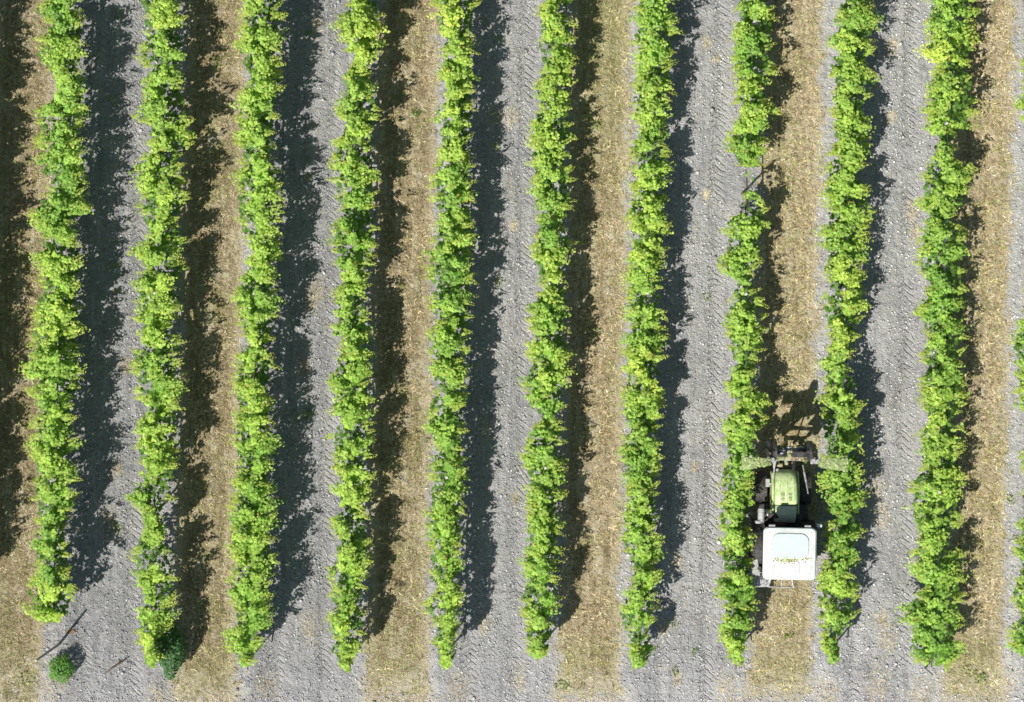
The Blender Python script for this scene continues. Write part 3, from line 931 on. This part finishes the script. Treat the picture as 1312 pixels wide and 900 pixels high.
bm = loft([(.66, .245, .85, 1.36, .08), (.85, .265, .85, 1.42, .08), (1.08, .275, .85, 1.455, .09)])
bm_obj("cowl", bm, COWL, TT, smooth=True)
for s in (-1, 1):
    bm = bmesh.new()
    pts = [(.80, .82), (1.92, .80), (1.88, 1.12), (1.55, 1.28), (.80, 1.30)]
    f = [bm.verts.new((s * .30, a, b)) for a, b in pts]
    f2 = [bm.verts.new((s * .345, a, b - .02)) for a, b in pts]
    bm.faces.new(f); bm.faces.new(f2[::-1])
    for k in range(5): bm.faces.new((f[k], f[(k + 1) % 5], f2[(k + 1) % 5], f2[k]))
    bm_obj("side_panel", bm, GREEN, TT, bevel=.012)
bm = bmesh.new()
for k in range(7): add_box(bm, (0, 1.995, .84 + k * .035), (.28, .02, .014))
add_box(bm, (0, 1.985, .94), (.32, .012, .27))
bm_obj("grille", bm, CHASSIS, TT)
for s in (-1, 1):
    bm = bmesh.new()
    v = add_tube(bm, (s * .19, 1.93, 1.10), (s * .20, 1.985, 1.09), .05, .045, 14)
    bm_obj("headlight", bm, PALE, TT, smooth=False, bevel=.006)

# wheels
def wheel(x, y, R, W, lugs, s):
    e = empty("wheel", (x, y, R))
    e.parent = TT
    bm = bmesh.new()
    prof = [(R * .60, -W / 2 * .86), (R * .80, -W / 2), (R * .93, -W / 2 * .94), (R * .97, -W / 2 * .5), (R * .975, 0), (R * .97, W / 2 * .5), (R * .93, W / 2 * .94), (R * .80, W / 2), (R * .60, W / 2 * .86)]
    n = 40
    rings = [[bm.verts.new((ww, rr * math.cos(2 * PI * k / n), rr * math.sin(2 * PI * k / n))) for rr, ww in prof] for k in range(n)]
    m = len(prof)
    for k in range(n):
        A_, B_ = rings[k], rings[(k + 1) % n]
        for j in range(m):
            bm.faces.new((A_[j], A_[(j + 1) % m], B_[(j + 1) % m], B_[j]))
    for k in range(lugs):
        for sd_ in (-1, 1):
            a = 2 * PI * (k + (.5 if sd_ > 0 else 0)) / lugs
            M = Matrix.Rotation(a, 3, 'X') @ Matrix.Rotation(sd_ * .6, 3, 'Z')
            c_ = Matrix.Rotation(a, 3, 'X') @ Vector((sd_ * W * .25, 0, R * .985))
            add_box(bm, c_, (W * .5, .035, .05), M)
    bm_obj("tyre", bm, RUBBER, e)
    bm = bmesh.new()
    add_tube(bm, (-W * .33, 0, 0), (W * .33, 0, 0), R * .60, None, 28)
    add_tube(bm, (s * W * .33, 0, 0), (s * W * .46, 0, 0), R * .22, R * .18, 14)
    for k in range(8):
        a = 2 * PI * k / 8
        add_tube(bm, (s * W * .32, R * .34 * math.cos(a), R * .34 * math.sin(a)), (s * W * .38, R * .34 * math.cos(a), R * .34 * math.sin(a)), .014, None, 6)
    bm_obj("rim", bm, RIMM, e, bevel=.006)


for s in (-1, 1):
    wheel(s * .64, 0, .58, .32, 18, s)
    wheel(s * .56, 1.45, .38, .24, 16, s)
# fenders
for s in (-1, 1):
    bm = bmesh.new()
    R_, w0, w1 = .66, .44, .80
    n = 12
    prev = None
    for k in range(n + 1):
        a = math.radians(-5 + 150 * k / n)
        P4 = [bm.verts.new((s * ww, -rr * math.cos(a) * -1 if False else rr * math.cos(a), .58 + rr * math.sin(a))) for ww, rr in ((w0, R_), (w1, R_), (w1, R_ + .025), (w0, R_ + .025))]
        if prev:
            for j in range(4): bm.faces.new((prev[j], prev[(j + 1) % 4], P4[(j + 1) % 4], P4[j]))
        else: bm.faces.new(P4)
        prev = P4
    bm.faces.new(prev[::-1])
    bm_obj("fender", bm, CHASSIS, TT, smooth=False)

# cab: floor, pillars, glass, roof
bm = bmesh.new()
for x, y, dx, dy in ((-.54, .50, .04, .07), (.54, .50, -.04, .07), (-.54, -.52, .03, -.05), (.54, -.52, -.03, -.05)):
    add_tube(bm, (x - dx, y + dy, .85), (x, y, 2.26), .032, .03, 8)
add_box(bm, (0, -.02, .86), (1.14, 1.1, .06))
bm_obj("cab_frame", bm, CHASSIS, TT)
for name, c_, s_ in (("windscreen", (0, .545, 1.58), (1.02, .012, 1.3)), ("rear_window", (0, -.555, 1.65), (1.02, .012, 1.15)), ("side_window", (-.565, 0, 1.58), (.012, .94, 1.3)), ("side_window", (.565, 0, 1.58), (.012, .94, 1.3))):
    bm = bmesh.new(); add_box(bm, c_, s_); bm_obj(name, bm, GLASS, TT)
bm = bmesh.new()
add_box(bm, (0, -.18, 1.10), (.44, .42, .12)); add_box(bm, (0, -.40, 1.38), (.44, .10, .56))
bm_obj("seat", bm, CHASSIS, TT, bevel=.03)
bm = bmesh.new()
n = 20
add_path(bm, [(.17 * math.cos(2 * PI * k / n), .28 + .15 * math.sin(2 * PI * k / n), 1.42 + .06 * math.sin(2 * PI * k / n)) for k in range(n + 1)], .014, 6)
add_tube(bm, (0, .28, 1.42), (0, .44, 1.0), .02)
bm_obj("steering_wheel", bm, CHASSIS, TT)

bm = bmesh.new()
def ring_at(hx, y0, y1, z, r, sag=0.0):
    return [bm.verts.new((a, b + sag * (a / hx) ** 2 * (1 if b > 0 else 0), z)) for a, b in rrect(-hx, hx, y0, y1, r, 6)]
rs = [ring_at(.60, -.64, .57, 2.24, .10), ring_at(.655, -.685, .615, 2.27, .11, -.02), ring_at(.655, -.685, .615, 2.33, .11, -.02), ring_at(.62, -.655, .585, 2.375, .12), ring_at(.50, -.54, .47, 2.40, .16)]
for A_, B_ in zip(rs, rs[1:]):
    for k in range(len(A_)):
        bm.faces.new((A_[k], A_[(k + 1) % len(A_)], B_[(k + 1) % len(A_)], B_[k]))
bm.faces.new(rs[0][::-1]); bm.faces.new(rs[-1])
roof = bm_obj("cab_roof", bm, WHITE, TT, smooth=False)
bm = bmesh.new()
add_prism(bm, rrect(-.47, .47, -.17, .47, .20, 8), 2.39, 2.408)
add_prism(bm, rrect(-.24, .24, -.60, -.22, .06, 5), 2.385, 2.404)
bm_obj("seal", bm, SEAL, roof)
bm = bmesh.new()
add_prism(bm, rrect(-.455, .455, -.155, .455, .19, 8), 2.40, 2.432)
bm_obj("hatch", bm, HATCH, roof, bevel=.012)
bm = bmesh.new()
add_prism(bm, rrect(-.23, .23, -.59, -.23, .055, 5), 2.395, 2.418)
bm_obj("vent_cover", bm, WHITE, roof, bevel=.008)
bm = bmesh.new()
add_box(bm, (0, -.655, 2.372), (1.0, .016, .012)); add_box(bm, (-.40, -.42, 2.403), (.012, .34, .008)); add_box(bm, (.40, -.42, 2.403), (.012, .34, .008))
for a_ in (-.52, .52):
    for b_ in (-.56, -.2, .2, .48): add_tube(bm, (a_, b_, 2.385), (a_, b_, 2.402), .014, .012, 8)
bm_obj("seam", bm, SEAL, roof)
for a_ in (-.44, .44):
    bm = bmesh.new(); add_box(bm, (a_, .635, 2.27), (.16, .06, .09)); bm_obj("work_light", bm, PALE, roof, bevel=.015)

# mirrors and lamps on arms
for s, y in ((1, .64), (-1, .70)):
    bm = bmesh.new(); add_path(bm, [(s * .57, .55, 1.95), (s * .66, y, 2.02), (s * .74, y, 2.02)], .012, 6)
    arm = bm_obj("mirror_arm", bm, CHASSIS, TT)
    bm = bmesh.new(); add_box(bm, (s * .76, y, 1.96), (.13, .075, .24)); bm_obj("mirror", bm, WHITE if s > 0 else PALE, arm, bevel=.025, seg=3)
for s in (-1, 1):  # black boxes and front fenders added to darken the ground beside the hood
    bm = bmesh.new(); add_prism(bm, [(s * .31, .62), (s * .31, 1.12), (s * .60, 1.06), (s * .66, .70)], .62, .80); bm_obj("dark_side_box", bm, CHASSIS, TT, bevel=.02)
    bm = bmesh.new()
    prev = None
    for k in range(9):
        a = math.radians(15 + 130 * k / 8)
        P4 = [bm.verts.new((s * ww, 1.45 + rr * math.cos(a), .38 + rr * math.sin(a))) for ww, rr in ((.42, .43), (.70, .43), (.70, .45), (.42, .45))]
        if prev:
            for j in range(4): bm.faces.new((prev[j], prev[(j + 1) % 4], P4[(j + 1) % 4], P4[j]))
        else: bm.faces.new(P4)
        prev = P4
    bm.faces.new(prev[::-1]); bm_obj("front_fender", bm, CHASSIS, TT)
# exhaust and air intake beside the cowl
bm = bmesh.new(); add_path(bm, [(-.42, .92, .95), (-.44, .92, 1.35), (-.46, .88, 1.60), (-.50, .84, 1.62)], [.05, .05, .04, .04], 10)
bm_obj("exhaust", bm, STEEL, TT, smooth=True)
bm = bmesh.new(); add_tube(bm, (-.60, .62, 1.22), (-.60, .98, 1.22), .085, .085, 16); add_tube(bm, (-.60, .66, 1.22), (-.60, .70, 1.22), .094, .094, 16); add_tube(bm, (-.60, .90, 1.22), (-.60, .94, 1.22), .094, .094, 16)
bm_obj("air_filter", bm, PALE, TT)
bm = bmesh.new(); add_box(bm, (-.30, .82, 1.38), (.24, .12, .06)); add_box(bm, (.33, .80, 1.30), (.16, .14, .06)); bm_obj("cover_plate", bm, CHASSIS, TT, bevel=.02)
bm = bmesh.new(); add_box(bm, (-.43, 1.62, .98), (.10, .20, .12)); add_tube(bm, (-.48, 1.6, 1.0), (-.34, 1.6, 1.04), .03); bm_obj("steering_cylinder", bm, PALE, TT, bevel=.012)
# grey tank / step at the rear left with its strut, rear lamps, hitch
bm = bmesh.new()
add_prism(bm, [(-.80, -.30), (-.66, -.28), (-.60, -.60), (-.38, -.66), (-.30, -.80), (-.36, -.98), (-.72, -1.0), (-.80, -.9)], 1.02, 1.20)
tank = bm_obj("rear_platform", bm, PALE, TT, bevel=.025, seg=3)
bm = bmesh.new(); add_tube(bm, (-.62, -.52, 1.19), (-.62, -.52, 1.235), .05, .05, 12); add_box(bm, (-.56, -.70, 1.21), (.10, .10, .03)); bm_obj("filler_cap", bm, CHASSIS, tank)
bm = bmesh.new(); add_box(bm, (-.56, -.86, 1.215), (.26, .16, .03)); bm_obj("step_plate", bm, STEEL, tank, bevel=.01)
bm = bmesh.new(); add_path(bm, [(-.42, -.60, 2.2), (-.44, -.76, 1.9), (-.42, -.88, 1.25)], .022, 8); bm_obj("grab_rail", bm, WHITE, TT, smooth=True)
bm = bmesh.new()
for s in (-1, 1): add_tube(bm, (s * .22, -.55, .62), (s * .34, -1.05, .45), .028, .024)
add_tube(bm, (-.36, -1.05, .45), (.36, -1.05, .45), .02); add_tube(bm, (0, -.6, .95), (0, -1.0, .75), .024)
bm_obj("rear_hitch", bm, STEEL, TT)
bm = bmesh.new(); add_box(bm, (.60, -.70, 1.0), (.26, .12, .10)); bm_obj("tail_lamp", bm, PALE, TT, bevel=.02)

# leaf litter on the roof
g = np.random.default_rng(9)
n = 150
cx = np.concatenate([g.normal(0, .20, n - 35), g.uniform(-.5, .5, 35)])
cy = np.concatenate([-.185 + g.normal(0, .035, n - 35), g.choice([-.62, -.18, .1, -.58], 35) + g.normal(0, .07, 35)])
okk = (np.abs(cx) < .56) & (cy > -.62) & (cy < .5)
okk &= ~((np.abs(cx) < .45) & (cy > -.12) & (cy < .45) & (g.random(n) < .8))
cx, cy = cx[okk], cy[okk]; n = len(cx)
zl = np.where((np.abs(cx) < .45) & (cy > -.14) & (cy < .45), 2.437, np.where((np.abs(cx) < .23) & (cy < -.23), 2.424, 2.412)) + g.random(n) * .012
colr = np.array([(0.50, 0.52, 0.20), (0.40, 0.36, 0.22), (0.62, 0.64, 0.30), (0.35, 0.33, 0.25)])[g.integers(0, 4, n)]
ll = link("leaf_litter", leaf_mesh("leaf_litter", np.column_stack([cx, cy, zl]), np.array([0, 0, 1.0]) + g.normal(0, .12, (n, 3)), g.normal(0, 1, (n, 3)), .020 * (.5 + g.random(n)), colr), leaf_mat)
ll.location = (TX, TY, 0); ll.rotation_euler = (0, 0, TR)
tag(ll, "yellowish leaf litter lying on the white cab roof", "leaf litter", kind="stuff")

# ------------------------------------------------------------------ front implement: two-row trimmer on a portal frame
IM = empty("vine_trimmer", (TX + 2.25 * SL, TY + 2.25, 0), TR)
tag(IM, "front mounted vine trimmer with steel crossbar and pale green heads over both rows", "vine trimmer")
HEAD = mat("pale_green_cover", (0.36, 0.44, 0.20), (0.48, 0.54, 0.32), 16, .7, bump=.01, detail=6)
bm = bmesh.new()
add_box(bm, (-.04, .02, 2.0), (1.02, .07, .08))
add_box(bm, (-.04, .05, 1.15), (.8, .07, .07))
for xx in (-.36, .28): add_box(bm, (xx, .05, 1.45), (.08, .08, 1.25))
for xx in (-.24, .24): add_box(bm, (xx, -.1, .72), (.07, .34, .09))
add_box(bm, (0, .03, .74), (.56, .08, .1))
bm_obj("frame", bm, STEEL, IM, bevel=.008)
bm = bmesh.new()
add_path(bm, [(.32, -.12, 2.0), (.42, -.45, 1.75), (.53, -.85, 1.50)], .016, 7)
add_tube(bm, (.37, -.28, 1.88), (.45, -.55, 1.69), .026)
bm_obj("hydraulic_arm", bm, STEEL, IM)
bm = bmesh.new()
add_path(bm, [(-.34, 0, 1.95), (-.36, -.2, 1.8), (-.345, -.5, 1.5)], .02, 7)
bm_obj("hose", bm, PALE, IM)
for s in (-1, 1):
    xh = s * .92 if s < 0 else .97
    # mast and bracket
    bm = bmesh.new()
    add_box(bm, (s * .50, .04, 2.22), (.07, .08, 1.05))
    add_tube(bm, (s * .50, .0, 2.45), (s * .72, -.02, 2.66), .03)
    add_box(bm, (s * .56, .0, 2.62), (.26, .12, .05))
    arm = bm_obj("mast", bm, STEEL, IM, bevel=.006)
    # top head: a wide dusty cover, ragged with clippings
    gg_ = np.random.default_rng(40 + s)
    bm = bmesh.new()
    no = 30
    out_ = []
    for k in range(no):
        a_ = 2 * PI * k / no
        ex = .33 * math.copysign(abs(math.cos(a_)) ** .7, math.cos(a_))
        wd_ = .12 + .06 * (ex * s / .33)
        ey = wd_ * math.copysign(abs(math.sin(a_)) ** .7, math.sin(a_))
        q_ = 1 + gg_.uniform(-.07, .07)
        out_.append((xh + ex * q_, -.04 + ey * q_))
    A_ = [bm.verts.new((a, b, 2.60)) for a, b in out_]
    B_ = [bm.verts.new((a, b, 2.67 + gg_.uniform(-.01, .01))) for a, b in out_]
    C_ = [bm.verts.new((xh + (a - xh) * .75, -.04 + (b + .04) * .6, 2.73 + gg_.uniform(-.015, .015))) for a, b in out_]
    for P_, Q_ in ((A_, B_), (B_, C_)):
        for k in range(no): bm.faces.new((P_[k], P_[(k + 1) % no], Q_[(k + 1) % no], Q_[k]))
    bm.faces.new(A_[::-1]); bm.faces.new(C_)
    hd = bm_obj("trimmer_head", bm, HEAD, IM)
    nq = 330
    ex = gg_.uniform(-.36, .36, nq)
    ey = gg_.uniform(-1, 1, nq) * (.13 + .06 * ex * s / .33)
    pz = 2.755 - .05 * (np.abs(ex) / .36) ** 4 - .05 * (np.abs(ey) / .15) ** 3
    cc = np.array([(0.44, 0.52, 0.26), (0.36, 0.46, 0.18), (0.52, 0.57, 0.34), (0.30, 0.30, 0.14)])[gg_.integers(0, 4, nq)]
    cl_ = link("clippings", leaf_mesh("clippings", np.column_stack([xh + ex, -.04 + ey, pz]), np.array([0, 0, 1.0]) + gg_.normal(0, .35, (nq, 3)), gg_.normal(0, 1, (nq, 3)), .032 * (.5 + gg_.random(nq)), cc), leaf_mat, hd)
    cl_["kind"] = "stuff"
    # inner cutter column with blade guards
    bm = bmesh.new()
    add_box(bm, (s * .46, .16, 1.75), (.06, .16, 1.9))
    bm_obj("cutter_bar", bm, CHASSIS, IM, bevel=.006)
    for zz in (1.05, 1.55, 2.05, 2.5):
        bm = bmesh.new()
        c_ = Vector((s * .42, .24, zz))
        add_tube(bm, c_ + Vector((-.02 * s, 0, 0)), c_ + Vector((.03 * s, 0, 0)), .24, .24, 20)
        add_tube(bm, c_ + Vector((-.07 * s, 0, 0)), c_ + Vector((.0, 0, 0)), .05, .05, 10)
        bm_obj("blade_guard", bm, CHASSIS, IM)
# fan housing and deflector in front of the bar
bm = bmesh.new(); add_tube(bm, (-.25, .14, 2.02), (-.25, .26, 2.02), .17, .15, 20); add_box(bm, (.16, .22, 1.85), (.5, .22, .3)); bm_obj("gearbox", bm, PALE, IM, bevel=.02)
for xx, rr_ in ((-.27, .30), (.30, .34)):
    bm = bmesh.new()
    add_tube(bm, (xx, .08, 1.62 + rr_ * .9), (xx, .22, 1.62 + rr_ * .9), rr_, rr_ * .97, 26)
    add_tube(bm, (xx, .22, 1.62 + rr_ * .9), (xx, .30, 1.62 + rr_ * .9), rr_ * .4, rr_ * .3, 14)
    bm_obj("fan_housing", bm, CHASSIS, IM, bevel=.01)
bm = bmesh.new(); add_box(bm, (-.22, .30, 1.25), (.30, .05, .5)); add_box(bm, (.34, .30, 1.2), (.22, .05, .6)); bm_obj("deflector", bm, CHASSIS, IM, bevel=.01)

# cuttings caught on the crossbar
g = np.random.default_rng(19)
n = 240
P = np.column_stack([g.uniform(-.5, .6, n), .18 + g.normal(0, .12, n), 2.06 + g.random(n) * .08])
colr = np.array([(0.36, 0.27, 0.14), (0.20, 0.30, 0.09), (0.42, 0.46, 0.24), (0.55, 0.50, 0.36)])[g.integers(0, 4, n)]
P[:, 2] -= .12 * (np.abs(P[:, 1] - .1) > .12)
cu = link("vine_cuttings", leaf_mesh("vine_cuttings", P, np.array([0, 0, 1.0]) + g.normal(0, .35, (n, 3)), g.normal(0, 1, (n, 3)), .045 * (.5 + g.random(n)), colr), leaf_mat)
cu.location = IM.location; cu.rotation_euler = (0, 0, TR)
tag(cu, "brown and green cuttings caught on the trimmer crossbar", "cuttings", kind="stuff")
